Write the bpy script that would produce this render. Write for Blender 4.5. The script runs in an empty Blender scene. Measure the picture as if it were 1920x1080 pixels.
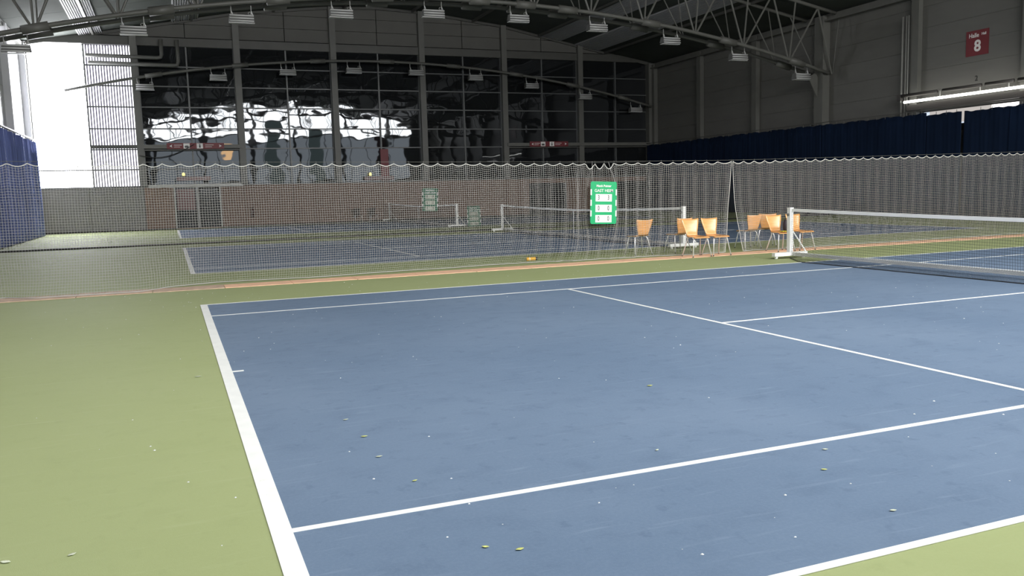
import bpy, math, random
from math import sin, cos, pi, radians
from mathutils import Vector, Matrix
random.seed(7)
S = bpy.context.scene
COL = S.collection
# ------------------------------------------------------------------ camera, light, exposure
cam_d = bpy.data.cameras.new('camera'); cam = bpy.data.objects.new('camera', cam_d); COL.objects.link(cam)
yaw, pitch, roll = .3813, -.1141, -.0277
f_ = Vector((cos(pitch)*sin(yaw), cos(pitch)*cos(yaw), sin(pitch)))
r_ = Vector((cos(yaw), -sin(yaw), 0)); u_ = r_.cross(f_)
r2 = r_*cos(roll)+u_*sin(roll); u2 = -r_*sin(roll)+u_*cos(roll)
M = Matrix((r2, u2, -f_)).transposed().to_4x4(); M.translation = Vector((-.3457, -2.6284, 1.5926))
cam.matrix_world = M
cam_d.sensor_width = 36; cam_d.lens = 1586.87/1920*36; cam_d.clip_end = 300; cam_d.clip_start = .05
S.camera = cam
S.view_settings.view_transform = 'Standard'; S.view_settings.look = 'None'
S.view_settings.exposure = 0; S.view_settings.gamma = 1; S.view_settings.use_curve_mapping = False
w = bpy.data.worlds.new('world'); S.world = w; w.use_nodes = True
w.node_tree.nodes['Background'].inputs[0].default_value = (.75, .85, 1, 1)
w.node_tree.nodes['Background'].inputs[1].default_value = 1.0
L_HIGH = 35.0      # daylight behind the high window band of the front wall
L_LOW = 3.0        # glow added to the wall panels below it
L_BACK = 31.0       # sunlit translucent bay of the back wall
# ------------------------------------------------------------------ materials
MATS = {}
def mat(name, col, rough=.6, metal=0, spec=.5, noise=None, noise_scale=3, bump=0, bump_scale=20, emit=None, stretch=(1, 1, 1), col2=None, detail=4):
    m = bpy.data.materials.new(name); m.use_nodes = True
    nt = m.node_tree; b = nt.nodes['Principled BSDF']
    b.inputs['Base Color'].default_value = (*col, 1); b.inputs['Roughness'].default_value = rough
    b.inputs['Metallic'].default_value = metal; b.inputs['Specular IOR Level'].default_value = spec
    if noise or bump or col2:
        tc = nt.nodes.new('ShaderNodeTexCoord'); mp = nt.nodes.new('ShaderNodeMapping'); mp.inputs['Scale'].default_value = stretch
        nt.links.new(tc.outputs['Object'], mp.inputs['Vector'])
    if noise or col2:
        n = nt.nodes.new('ShaderNodeTexNoise'); n.inputs['Scale'].default_value = noise_scale; n.inputs['Detail'].default_value = detail
        nt.links.new(mp.outputs[0], n.inputs['Vector'])
        r = nt.nodes.new('ShaderNodeValToRGB'); a = noise or .1
        r.color_ramp.elements[0].position = .3; r.color_ramp.elements[1].position = .7
        c2 = col2 or tuple(min(1, c*(1+a)) for c in col)
        r.color_ramp.elements[0].color = (*[c*(1-a) for c in col], 1); r.color_ramp.elements[1].color = (*c2, 1)
        nt.links.new(n.outputs['Fac'], r.inputs[0]); nt.links.new(r.outputs[0], b.inputs['Base Color'])
    if bump:
        n2 = nt.nodes.new('ShaderNodeTexNoise'); n2.inputs['Scale'].default_value = bump_scale
        nt.links.new(mp.outputs[0], n2.inputs['Vector'])
        bp = nt.nodes.new('ShaderNodeBump'); bp.inputs['Strength'].default_value = 1; bp.inputs['Distance'].default_value = bump
        nt.links.new(n2.outputs['Fac'], bp.inputs['Height']); nt.links.new(bp.outputs[0], b.inputs['Normal'])
    if emit:
        b.inputs['Emission Color'].default_value = (*emit[0], 1); b.inputs['Emission Strength'].default_value = emit[1]
    MATS[name] = m
    return m
def court_mat(name, base, dark, light, rough):
    """acrylic paint: broad mottling, dark shoe prints, fine light scratches"""
    m = mat(name, base, rough, spec=.2)
    nt = m.node_tree; b = nt.nodes['Principled BSDF']; N = nt.nodes.new; Lk = nt.links.new
    tc = N('ShaderNodeTexCoord')
    def noise(scale, st, detail=5, dist=0):
        mp = N('ShaderNodeMapping'); mp.inputs['Scale'].default_value = st; Lk(tc.outputs['Object'], mp.inputs[0])
        n = N('ShaderNodeTexNoise'); n.inputs['Scale'].default_value = scale; n.inputs['Detail'].default_value = detail
        n.inputs['Distortion'].default_value = dist; Lk(mp.outputs[0], n.inputs['Vector']); return n.outputs['Fac']
    def ramp(x, a, c):
        r = N('ShaderNodeMapRange'); r.inputs[1].default_value = a; r.inputs[2].default_value = c; Lk(x, r.inputs[0]); return r.outputs[0]
    def mix(f, a, c, k):
        mu = N('ShaderNodeMath'); mu.operation = 'MULTIPLY'; mu.inputs[1].default_value = k; Lk(f, mu.inputs[0])
        x = N('ShaderNodeMix'); x.data_type = 'RGBA'; Lk(mu.outputs[0], x.inputs[0])
        if hasattr(a, 'links'): Lk(a, x.inputs[6])
        else: x.inputs[6].default_value = (*a, 1)
        x.inputs[7].default_value = (*c, 1); return x.outputs[2]
    c = mix(ramp(noise(.35, (1, 1, 1)), .35, .65), base, light, .35)
    c = mix(ramp(noise(3.2, (1, 1.3, 1), 6, .3), .52, .72), c, dark, .32)
    c = mix(ramp(noise(9, (1, .8, 1), 3), .60, .74), c, dark, .45)
    c = mix(ramp(noise(7, (.25, 2.6, 1), 6, .5), .6, .8), c, light, .7)
    c = mix(ramp(noise(60, (1, 1, 1), 2), .4, .7), c, light, .15)
    Lk(c, b.inputs['Base Color'])
    bp = N('ShaderNodeBump'); bp.inputs['Distance'].default_value = .0012; bp.inputs['Strength'].default_value = .6
    Lk(noise(220, (1, 1, 1), 2), bp.inputs['Height']); Lk(bp.outputs[0], b.inputs['Normal'])
    return m
def emis(name, col, s):
    m = bpy.data.materials.new(name); m.use_nodes = True; nt = m.node_tree; nt.nodes.clear()
    e = nt.nodes.new('ShaderNodeEmission'); e.inputs[0].default_value = (*col, 1); e.inputs[1].default_value = s
    o = nt.nodes.new('ShaderNodeOutputMaterial'); nt.links.new(e.outputs[0], o.inputs[0]); MATS[name] = m; return m
court_mat('green', (.31, .355, .165), (.28, .325, .15), (.36, .40, .21), .74)
court_mat('blue', (.125, .18, .265), (.085, .125, .195), (.21, .275, .37), .7)
mat('line', (.82, .83, .80), .6, noise=.04, noise_scale=6)
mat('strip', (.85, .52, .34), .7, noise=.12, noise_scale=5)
mat('netwhite', (.43, .42, .395), .6)
mat('netfar', (.10, .10, .09), .7)
mat('netrope', (.7, .69, .65), .6)
mat('netblack', (.012, .013, .013), .6)
mat('tape', (.86, .86, .85), .6, noise=.05)
mat('alu', (.84, .84, .82), .38, noise=.04, noise_scale=12)
mat('chrome', (.85, .85, .87), .3, metal=.55)
mat('rubber', (.02, .02, .02), .7)
mat('wood', (.74, .37, .135), .25, noise=.14, noise_scale=5, stretch=(1, 1, 9))
mat('darkwood', (.05, .035, .03), .5, noise=.1)
mat('steel', (.115, .115, .103), .5, noise=.08, noise_scale=1.5)
mat('steel_light', (.2, .2, .185), .5)
mat('steel_dark', (.07, .07, .062), .5, noise=.08, noise_scale=1.5)
mat('mullion', (.10, .105, .105), .4, noise=.06)
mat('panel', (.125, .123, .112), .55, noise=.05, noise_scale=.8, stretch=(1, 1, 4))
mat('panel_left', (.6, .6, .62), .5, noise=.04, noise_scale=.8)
mat('clad', (.10, .098, .088), .6, noise=.07, noise_scale=.9)
mat('tan', (.19, .115, .083), .6, noise=.05, noise_scale=.7)
mat('greywall', (.18, .175, .165), .6, noise=.05, noise_scale=.7)
mat('deck', (.07, .077, .07), .9, spec=.08, noise=.1, noise_scale=.6)
mat('deck_left', (.07, .075, .072), .5, noise=.1, noise_scale=.6)
mat('ribbed', (.3, .3, .31), .5, spec=.3)
mat('gap', (.01, .01, .01), .9)
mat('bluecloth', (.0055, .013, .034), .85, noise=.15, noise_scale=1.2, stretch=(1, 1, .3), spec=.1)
mat('bluecloth_lit', (.16, .2, .46), .8, noise=.15, noise_scale=1.2, stretch=(1, 1, .3), spec=.2)  # lighter copy of bluecloth, light from the white bay put into the colour
mat('signred', (.15, .012, .018), .5, noise=.05)
mat('signwhite', (.78, .76, .74), .6)
mat('black', (.01, .01, .01), .5)
mat('boardgreen', (.005, .36, .13), .4, noise=.04)
mat('boardgreen_dim', (.02, .11, .06), .6, noise=.1)  # darker copy of boardgreen, weak light at the far boards put into the colour
mat('boardwhite_dim', (.38, .4, .33), .6, noise=.1)  # white of the far boards, their weak light put into the colour
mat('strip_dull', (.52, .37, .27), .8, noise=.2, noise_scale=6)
mat('housing', (.13, .13, .125), .4, noise=.05)
mat('fixture', (.38, .38, .36), .35, noise=.04)
mat('fixwhite', (.6, .6, .59), .3)
mat('girder', (.05, .045, .042), .6)
mat('duct', (.16, .16, .15), .5, noise=.08)
mat('slat', (.14, .12, .2), .5)
mat('doorglass', (.02, .02, .022), .12, spec=.8)
mat('doorred', (.10, .02, .02), .3)
mat('bag', (.025, .015, .02), .6, noise=.2, noise_scale=20)
mat('yellowcloth', (.75, .62, .05), .7, noise=.1, noise_scale=20)
mat('can_yellow', (.85, .45, .03), .3, noise=.05)
mat('extinguisher', (.05, .012, .012), .3)
mat('leaf', (.62, .66, .22), .6, noise=.15, noise_scale=80)
mat('leafpale', (.62, .66, .5), .6, noise=.15, noise_scale=80)
mat('lint', (.7, .72, .72), .8)
emis('day_high', (.99, .985, .98), L_HIGH)
emis('low_panel_glow', (.86, .93, 1), L_LOW)  # added glow of unseen wall panels, for their mirror image in the glazing
emis('day_back', (.95, .96, 1), L_BACK)
emis('day_louvre', (.93, .93, 1), 3.0)
emis('day_side', (.95, .96, 1), 4.0)
emis('band_bright', (1, .96, .94), 3.0)
emis('band_dim', (1, .93, .88), .55)
emis('tube', (1, .98, .9), 8.0)
emis('dim_glow', (.75, 1, .98), .75)  # added dim glow that lifts dark doors mirrored in the glazing
emis('warm', (1, .6, .3), 16)
emis('bulb', (1, .85, .3), 1.5)
# dark glazing: mirror-like film on slightly wavy panes
gm = bpy.data.materials.new('glass_film'); gm.use_nodes = True; nt = gm.node_tree; b = nt.nodes['Principled BSDF']
b.inputs['Base Color'].default_value = (.012, .013, .014, 1); b.inputs['Roughness'].default_value = .5; b.inputs['Specular IOR Level'].default_value = 0
g = nt.nodes.new('ShaderNodeBsdfGlossy'); g.inputs['Roughness'].default_value = .02; g.inputs['Color'].default_value = (.9, .95, 1, 1)
mx = nt.nodes.new('ShaderNodeMixShader'); mx.inputs[0].default_value = .042
tc = nt.nodes.new('ShaderNodeTexCoord'); mp = nt.nodes.new('ShaderNodeMapping'); mp.inputs['Scale'].default_value = (.55, .55, .9)
nz = nt.nodes.new('ShaderNodeTexNoise'); nz.inputs['Scale'].default_value = 1.0; nz.inputs['Detail'].default_value = 1.5
bp = nt.nodes.new('ShaderNodeBump'); bp.inputs['Strength'].default_value = 1; bp.inputs['Distance'].default_value = .011
nt.links.new(tc.outputs['Object'], mp.inputs[0]); nt.links.new(mp.outputs[0], nz.inputs['Vector']); nt.links.new(nz.outputs['Fac'], bp.inputs['Height'])
nt.links.new(bp.outputs[0], g.inputs['Normal'])
o = nt.nodes['Material Output']; nt.links.new(b.outputs[0], mx.inputs[1]); nt.links.new(g.outputs[0], mx.inputs[2]); nt.links.new(mx.outputs[0], o.inputs[0])
MATS['glass_film'] = gm
GLASS_BUMP = bp
# ------------------------------------------------------------------ mesh helpers
class MB:
    def __init__(s): s.v = []; s.f = []
    def box(s, x0, x1, y0, y1, z0, z1):
        n = len(s.v)
        s.v += [(x0, y0, z0), (x1, y0, z0), (x1, y1, z0), (x0, y1, z0), (x0, y0, z1), (x1, y0, z1), (x1, y1, z1), (x0, y1, z1)]
        s.f += [tuple(n+i for i in q) for q in ((0, 3, 2, 1), (4, 5, 6, 7), (0, 1, 5, 4), (1, 2, 6, 5), (2, 3, 7, 6), (3, 0, 4, 7))]
        return s
    def cbox(s, x, y, z, sx, sy, sz): return s.box(x-sx/2, x+sx/2, y-sy/2, y+sy/2, z-sz/2, z+sz/2)
    def bar(s, a, b, w_, h, up=(0, 0, 1)):
        a = Vector(a); b = Vector(b); d = (b-a).normalized(); sd = d.cross(Vector(up)).normalized(); uu = sd.cross(d)
        n = len(s.v)
        for p in (a, b):
            for i, j in ((-1, -1), (1, -1), (1, 1), (-1, 1)): s.v.append(tuple(p+sd*(i*w_/2)+uu*(j*h/2)))
        s.f += [tuple(n+i for i in q) for q in ((0, 1, 2, 3), (7, 6, 5, 4), (0, 4, 5, 1), (1, 5, 6, 2), (2, 6, 7, 3), (3, 7, 4, 0))]
        return s
    def tube(s, pts, r, n=8, caps=True):
        pts = [Vector(p) for p in pts]; base = len(s.v); rr = r if isinstance(r, (list, tuple)) else [r]*len(pts)
        prev = None
        for i, p in enumerate(pts):
            d = (pts[min(i+1, len(pts)-1)]-pts[max(i-1, 0)]).normalized()
            if prev is None:
                a = d.cross(Vector((0, 0, 1)))
                if a.length < .05: a = d.cross(Vector((0, 1, 0)))
            else: a = prev-d*prev.dot(d)
            a.normalize(); prev = a; c = d.cross(a)
            for k in range(n):
                t = 2*pi*k/n; s.v.append(tuple(p+(a*cos(t)+c*sin(t))*rr[i]))
        for i in range(len(pts)-1):
            for k in range(n):
                k2 = (k+1) % n; s.f.append((base+i*n+k, base+i*n+k2, base+(i+1)*n+k2, base+(i+1)*n+k))
        if caps: s.f.append(tuple(base+n-1-k for k in range(n))); s.f.append(tuple(base+(len(pts)-1)*n+k for k in range(n)))
        return s
    def quad(s, *p): n = len(s.v); s.v += [tuple(q) for q in p]; s.f.append(tuple(range(n, n+len(p)))); return s
    def grid(s, fn, nu, nv, th=None):
        """fn(i,j)->point; optional thickness vector function gives a closed shell"""
        base = len(s.v)
        P = [[Vector(fn(i, j)) for j in range(nv+1)] for i in range(nu+1)]
        for row in P: s.v += [tuple(p) for p in row]
        W = nv+1
        for i in range(nu):
            for j in range(nv): s.f.append((base+i*W+j, base+(i+1)*W+j, base+(i+1)*W+j+1, base+i*W+j+1))
        if th:
            b2 = len(s.v)
            for i in range(nu+1):
                for j in range(nv+1):
                    a = P[min(i+1, nu)][j]-P[max(i-1, 0)][j]; c = P[i][min(j+1, nv)]-P[i][max(j-1, 0)]
                    s.v.append(tuple(P[i][j]-a.cross(c).normalized()*th))
            for i in range(nu):
                for j in range(nv): s.f.append((b2+i*W+j, b2+i*W+j+1, b2+(i+1)*W+j+1, b2+(i+1)*W+j))
            for i in range(nu):
                for j in (0, nv):
                    q = (base+i*W+j, b2+i*W+j, b2+(i+1)*W+j, base+(i+1)*W+j); s.f.append(q if j == 0 else q[::-1])
            for j in range(nv):
                for i in (0, nu):
                    q = (base+i*W+j, base+i*W+j+1, b2+i*W+j+1, b2+i*W+j); s.f.append(q if i == 0 else q[::-1])
        return s
    def build(s, name, m, parent=None, smooth=False, local=False):
        me = bpy.data.meshes.new(name)
        vs = s.v
        if parent is not None and not local:
            ox, oy, oz = WORLD.get(parent.name, (0, 0, 0))
            vs = [(x-ox, y-oy, z-oz) for x, y, z in vs]
        me.from_pydata(vs, [], s.f); me.update()
        if smooth: me.polygons.foreach_set('use_smooth', [True]*len(me.polygons))
        me.materials.append(MATS[m])
        ob = bpy.data.objects.new(name, me); COL.objects.link(ob)
        if parent is not None:
            ob.parent = parent; WORLD[ob.name] = WORLD.get(parent.name, (0, 0, 0))
        else: WORLD[ob.name] = (0, 0, 0)
        return ob
WORLD = {}
def tag(o, label=None, cat=None, group=None, kind=None):
    if label: o['label'] = label
    if cat: o['category'] = cat
    if group: o['group'] = group
    if kind: o['kind'] = kind
    return o
def empty(name, loc=(0, 0, 0), label=None, cat=None, group=None, kind=None):
    o = bpy.data.objects.new(name, None); COL.objects.link(o); o.location = loc; o.empty_display_size = .2
    WORLD[o.name] = tuple(loc); return tag(o, label, cat, group, kind)
def copy_tree(o, parent=None):
    c = o.copy(); COL.objects.link(c)
    if parent is not None: c.parent = parent
    for ch in [x for x in ALLKIDS(o)]: copy_tree(ch, c)
    return c
def ALLKIDS(o): return [x for x in bpy.data.objects if x.parent is o]
def place(o, loc, rz=0, rx=0):
    o.location = loc; o.rotation_euler = (rx, 0, rz); return o
def text_mesh(name, s, size, m, parent, loc, rot, sx=1, bold=0, align='CENTER', ext=.002):
    cu = bpy.data.curves.new(name, 'FONT'); cu.body = s; cu.size = size; cu.align_x = align; cu.align_y = 'CENTER'; cu.extrude = ext; cu.offset = bold; cu.resolution_u = 3
    t = bpy.data.objects.new('tmp', cu); COL.objects.link(t)
    dg = bpy.context.evaluated_depsgraph_get(); me = bpy.data.meshes.new_from_object(t.evaluated_get(dg))
    bpy.data.objects.remove(t); bpy.data.curves.remove(cu)
    me.materials.clear(); me.materials.append(MATS[m]); me.name = name
    ob = bpy.data.objects.new(name, me); COL.objects.link(ob); ob.parent = parent; ob.location = loc; ob.rotation_euler = rot; ob.scale = (sx, 1, 1)
    return ob
def lerp(x, xs, ys):
    if x <= xs[0]: return ys[0]
    for a, b_, c, d in zip(xs, xs[1:], ys, ys[1:]):
        if x <= b_: return c+(d-c)*(x-a)/(b_-a)
    return ys[-1]
XL, XR, YF, YB = -6.85, 30.5, -5.0, 47.85
XC = 11.8
def roofz(x): return lerp(abs(x-XC), [0, 3, 7.95, 13.26, 18.7], [12.55, 12.42, 11.85, 10.82, 9.8])
def chordz(x): return 9.38-.00712*(x-11.7)**2
COLX = [-6.83+5.3*0, -1.52, 3.73, 9.06, 14.36, 19.66, 24.95, 30.3]
COLY = [-0.2, 5.1, 10.4, 15.65, 20.5, 25.75, 31.42, 36.7, 42.0, 47.3]
Y2, Y3 = 16.84, 35.35
# ------------------------------------------------------------------ floor and courts
fl = MB().box(XL-.2, XR+.2, YF-.2, YB+.2, -.2, 0).build('floor', 'green'); tag(fl, 'green painted sports hall floor around the courts', kind='structure')
def court(y0, label):
    r = empty('tennis_court', (0, y0, 0), label, 'tennis court', 'blue tennis courts')
    def rect(n, x0, x1, ya, yb, z, m): return MB().box(x0, x1, y0+ya, y0+yb, z-.003, z).build(n, m, r)
    W, Ln = 10.97, 23.77
    rect('playing_surface', .05, Ln-.05, .03, W-.03, .004, 'blue')
    z = .006
    rect('baseline', 0, .1, 0, W, z, 'line'); rect('baseline', Ln-.1, Ln, 0, W, z, 'line')
    for a in (0, W-.05): rect('doubles_sideline', .1, Ln-.1, a, a+.05, z, 'line')
    for a in (1.372, W-1.372-.05): rect('singles_sideline', .1, Ln-.1, a, a+.05, z, 'line')
    for a in (5.485, Ln-5.485-.05): rect('service_line', a, a+.05, 1.422, W-1.422, z, 'line')
    rect('centre_service_line', 5.535, Ln-5.535, W/2-.025, W/2+.025, z, 'line')
    rect('centre_mark', .1, .2, W/2-.025, W/2+.025, z, 'line'); rect('centre_mark', Ln-.2, Ln-.1, W/2-.025, W/2+.025, z, 'line')
court(0, 'blue court with white lines in front of the curtain net, nearest the camera')
court(Y2, 'blue court seen through the netting, between the two curtain nets')
court(Y3, 'farthest blue court, lying along the tan back wall')
# floor strip of boards under the curtain net
st = empty('floor_strip', (0, 13.6, 0), 'salmon coloured strip of flat boards on the floor along the curtain net', 'floor strip')
x = -6.7; k = 0
while x < 29.8:
    L_ = 1.2; k += 1
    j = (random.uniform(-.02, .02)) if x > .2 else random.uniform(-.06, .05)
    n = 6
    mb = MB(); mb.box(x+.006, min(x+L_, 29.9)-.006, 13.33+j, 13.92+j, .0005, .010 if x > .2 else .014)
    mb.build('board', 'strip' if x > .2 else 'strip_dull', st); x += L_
# ------------------------------------------------------------------ netting
def strands(mb, pts, r):
    """triangular prism along a polyline"""
    n0 = len(mb.v); K = len(pts)
    for p in pts:
        x, y, z = p
        mb._dir = None
        mb.v += [(x, y-r, z), (x, y, z), (x, y, z)]
    return n0
def net_strand(V, F, pts, r, vert):
    n0 = len(V)
    for (x, y, z) in pts:
        if vert: V += [(x-r, y, z), (x+r, y-r*.4, z), (x, y+r, z)]
        else: V += [(x, y-r*.4, z-r), (x, y-r*.4, z+r), (x, y+r, z)]
    for i in range(len(pts)-1):
        a = n0+3*i; b_ = a+3
        F += [(a, a+1, b_+1, b_), (a+1, a+2, b_+2, b_+1), (a+2, a, b_, b_+2)]
WIREX = [-7, -2.94, -.96, 3.47, 8.18, 12.11, 15.66, 21.33, 30]; WIREZ = [2.4, 2.33, 2.29, 2.235, 2.18, 2.17, 2.21, 2.28, 2.42]
def hooks_between(x0, x1):
    xs = [x0]; x = x0
    while True:
        d = .305
        if 7.85 < x < 8.75: d = .235
        if x+d > x1-.12: break
        x += d; xs.append(x)
    xs.append(x1); return xs
def curtain_net(x0, x1, label, lop, rop):
    r = empty('curtain_net', ((x0+x1)/2, 14.05, 0), label, 'net', 'curtain nets between the first two courts')
    hk = hooks_between(x0, x1)
    cell = .0455; N = int((x1-x0)/cell)
    sags = [random.uniform(.045, .06) if not (7.9 < a < 8.8) else .13 for a in hk]
    def top(x):
        z = lerp(x, WIREX, WIREZ)-.03
        for i in range(len(hk)-1):
            if hk[i] <= x <= hk[i+1]:
                t = (x-hk[i])/(hk[i+1]-hk[i]); return z, sags[i]*4*t*(1-t)
        return z, 0
    NV = 48
    def P(i, v):
        xt = x0+(x1-x0)*i/N
        z0, sg = top(xt)
        z = z0*(1-v)-sg*math.exp(-v*7)+.012*v
        # vertical folds, stronger away from the taut left part
        A = lerp(xt, [-7, 0, 6, 7.6, 9.4, 11, 14, 30], [.015, .015, .02, .10, .10, .05, .022, .018])
        y = 14.05+A*(sin(xt*2*pi/.305)*.6+.4*sin(xt*2*pi/1.37))*min(1, v*4+.15)
        # bottom of the net trails on the floor
        hem = lerp(xt, [-7, -3.0, -2.6, -.9, -.4, .4, 2.5, 6, 9, 11, 13, 30], [-.1, -.1, -.56, -.5, .1, .3, .2, .45, .2, -.05, .0, .05])+.05*sin(xt*2.1)
        y += hem*v**6
        x = xt
        # net is bunched behind the hanging scoreboard
        g_ = math.exp(-((xt-8.55)/.9)**2)
        x += g_*.10*sin((xt-8.5)*5.5)*sin(pi*min(1, v*1.15)); 
        z -= g_*.10*abs(sin((xt-8.45)*2.2))*sin(pi*v)
        # slit edges pull apart downwards
        if rop: x -= rop*v**1.1*math.exp(-(x1-xt)/.5)
        if lop: x += lop*v**2.0*math.exp(-(xt-x0)/.5)
        x += .012*sin(v*11+xt*3.1)*v
        return (x, y, max(z, .012))
    V = []; F = []
    rad = .0017
    for i in range(N+1): net_strand(V, F, [P(i, j/16) for j in range(17)], rad, True)
    for j in range(1, NV+1):
        net_strand(V, F, [P(i, j/NV) for i in range(0, N+1, 2)] + ([P(N, j/NV)] if N % 2 else []), rad, False)
    mb = MB(); mb.v = V; mb.f = F; nn = mb.build('netting', 'netwhite', r); nn['kind'] = 'stuff'
    mb = MB(); mb.tube([P(i, 0) for i in range(0, N+1)], .008, 4); mb.build('top_rope', 'netrope', r)
    mb = MB(); mb.tube([(a, b_-.01, .02) for a, b_, c in [P(i, 1) for i in range(0, N+1, 4)]], .009, 6); mb.build('bottom_rope', 'netwhite', r)
    for e, on in ((0, lop or True), (N, rop or True)):
        mb = MB(); mb.tube([P(e, j/20) for j in range(21)], .007, 4); mb.build('edge_rope', 'netrope', r)
    mb = MB()
    for h in hk:
        z = lerp(h, WIREX, WIREZ); mb.tube([(h, 14.05, z+.015), (h+.006, 14.045, z-.012), (h, 14.05, z-.04)], .004, 4)
    q = mb.build('hooks', 'steel', r); q['kind'] = 'stuff'
curtain_net(-6.5, 11.98, 'long white netting curtain left of the slit, hanging from a wire before the second court', 0, .18)
curtain_net(12.02, 29.7, 'white netting curtain right of the slit, behind the nearest court net', .3, 0)
wr = MB().tube([(a, 14.05, lerp(a, WIREX, WIREZ)) for a in [-6.8+.5*i for i in range(75)]], .004, 5).build('support_wire', 'steel')
tag(wr, 'thin steel wire carrying the near curtain nets above head height', 'wire')
# far curtain net
r = empty('curtain_net', (11, 30.1, 0), 'far netting curtain between the second and the farthest court', 'net')
V = []; F = []; N = int(35.5/.05)
for i in range(N+1):
    x = -5.9+i*.05; y = 30.1+.05*sin(x*4); net_strand(V, F, [(x, y, 2.15), (x, y, .01)], .0016, True)
for j in range(1, 43): net_strand(V, F, [(-5.9+q, 30.1+.05*sin((-5.9+q)*4), j*.05) for q in [.3*k for k in range(119)]], .0016, False)
mb = MB(); mb.v = V; mb.f = F; mb.build('netting', 'netfar', r)['kind'] = 'stuff'
MB().tube([(-5.9+q, 30.1+.05*sin((-5.9+q)*4), .03) for q in [.3*k for k in range(119)]], .035, 6).build('bottom_rope', 'rubber', r)
MB().tube([(-5.9+q, 30.1, 2.15) for q in [.5*k for k in range(71)]], .003, 4).build('top_rope', 'steel', r)
# ------------------------------------------------------------------ court nets on wheeled frames
def court_net(y0, label, billow):
    ya, yb = y0-.914, y0+10.97+.914; ym = (ya+yb)/2; X = 11.885
    r = empty('tennis_net', (X, ym, 0), label, 'tennis net', 'court nets on wheeled frames')
    def zt(y): return .93+(1.04-.93)*(abs(y-ym)/(ym-ya))**1.4
    N = 280; NV = 28; V = []; F = []
    def P(i, v):
        y = ya+.06+(yb-ya-.12)*i/N; z = zt(y)
        e = min(1, min(y-ya, yb-y)/.9)
        L_ = v*(z+.42*e)                       # extra net length lies on the floor
        if L_ < z-.12: return (X-.03*sin(pi*L_/z), y, z-L_)
        q = (L_-(z-.12))/(.54*e+.001+.12*(1-e)); q = min(q, 1)
        return (X-billow*e*q**1.2-.01, y, max(.012, .12-.11*sin(q*pi*.5)+.03*e*abs(sin(y*1.3))*sin(q*pi)))
    for i in range(N+1): net_strand(V, F, [P(i, j/NV) for j in range(NV+1)], .0018, True)
    n0 = 0
    for j in range(1, NV+1):
        pts = [P(i, j/NV) for i in range(0, N+1, 3)]
        mbv = len(V)
        for (x, y, z) in pts: V += [(x-.0018, y, z-.0018), (x+.0018, y, z), (x-.0018, y, z+.0018)]
        for i in range(len(pts)-1):
            a = mbv+3*i; b_ = a+3; F += [(a, a+1, b_+1, b_), (a+1, a+2, b_+2, b_+1), (a+2, a, b_, b_+2)]
    mb = MB(); mb.v = V; mb.f = F; mb.build('mesh', 'netblack', r)['kind'] = 'stuff'
    ys = [ya+.03+(yb-ya-.06)*i/40 for i in range(41)]
    mb = MB(); mb.grid(lambda i, j: (X-.012, ys[i], zt(ys[i])+.02-.062*j), 40, 1, .024); mb.build('net_tape', 'tape', r)
    MB().cbox(X, ym, .47, .012, .05, .9).build('centre_strap', 'tape', r)
    MB().box(X+.02, X+.10, ya+.04, yb-.04, .06, .13).build('ground_bar', 'alu', r)
    mb = MB(); mb.tube([P(i, 1) for i in range(0, N+1, 5)], .008, 5); mb.build('bottom_cord', 'rubber', r)
    for s_, y in ((-1, ya), (1, yb)):
        po = MB().cbox(X, y, .60, .085, .10, .94).build('post', 'alu', r)
        MB().cbox(X, y, 1.075, .095, .11, .014).build('post_cap', 'alu', po)
        MB().cbox(X, y, .137, .075, .09, .02).build('post_foot', 'rubber', po)
        bb = MB().box(X-.43, X+.43, y-.05, y+.05, .06, .135).build('base_beam', 'alu', r)
        MB().tube([(X+.03, y-.03*s_, .60), (X+.40, y-.03*s_, .13)], .014, 8).build('brace', 'alu', r)
        MB().tube([(X-.047, y, .93), (X-.07, y, .93)], .03, 10).build('winch', 'steel', po)
        for dx in (-.36, .36):
            MB().tube([(X+dx-.02, y, .031), (X+dx+.02, y, .031)], .03, 12).build('wheel', 'alu', bb)
            MB().cbox(X+dx, y, .055, .05, .05, .02).build('wheel_bracket', 'alu', bb)
        mb = MB()
        for k in range(18): mb.tube([(X+.0, y-s_*.05, .15+k*.048), (X, y-s_*.085, .165+k*.048), (X, y-s_*.05, .18+k*.048)], .004, 4)
        mb.build('lacing', 'netrope', r)['kind'] = 'stuff'
court_net(0, 'court net on white wheeled frame in front of the curtain net, beside the chairs', .5)
court_net(Y2, 'court net seen through the netting behind the green scoreboard that reads 3 3', .12)
court_net(Y3, 'farthest court net near the tan back wall', .1)
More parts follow.
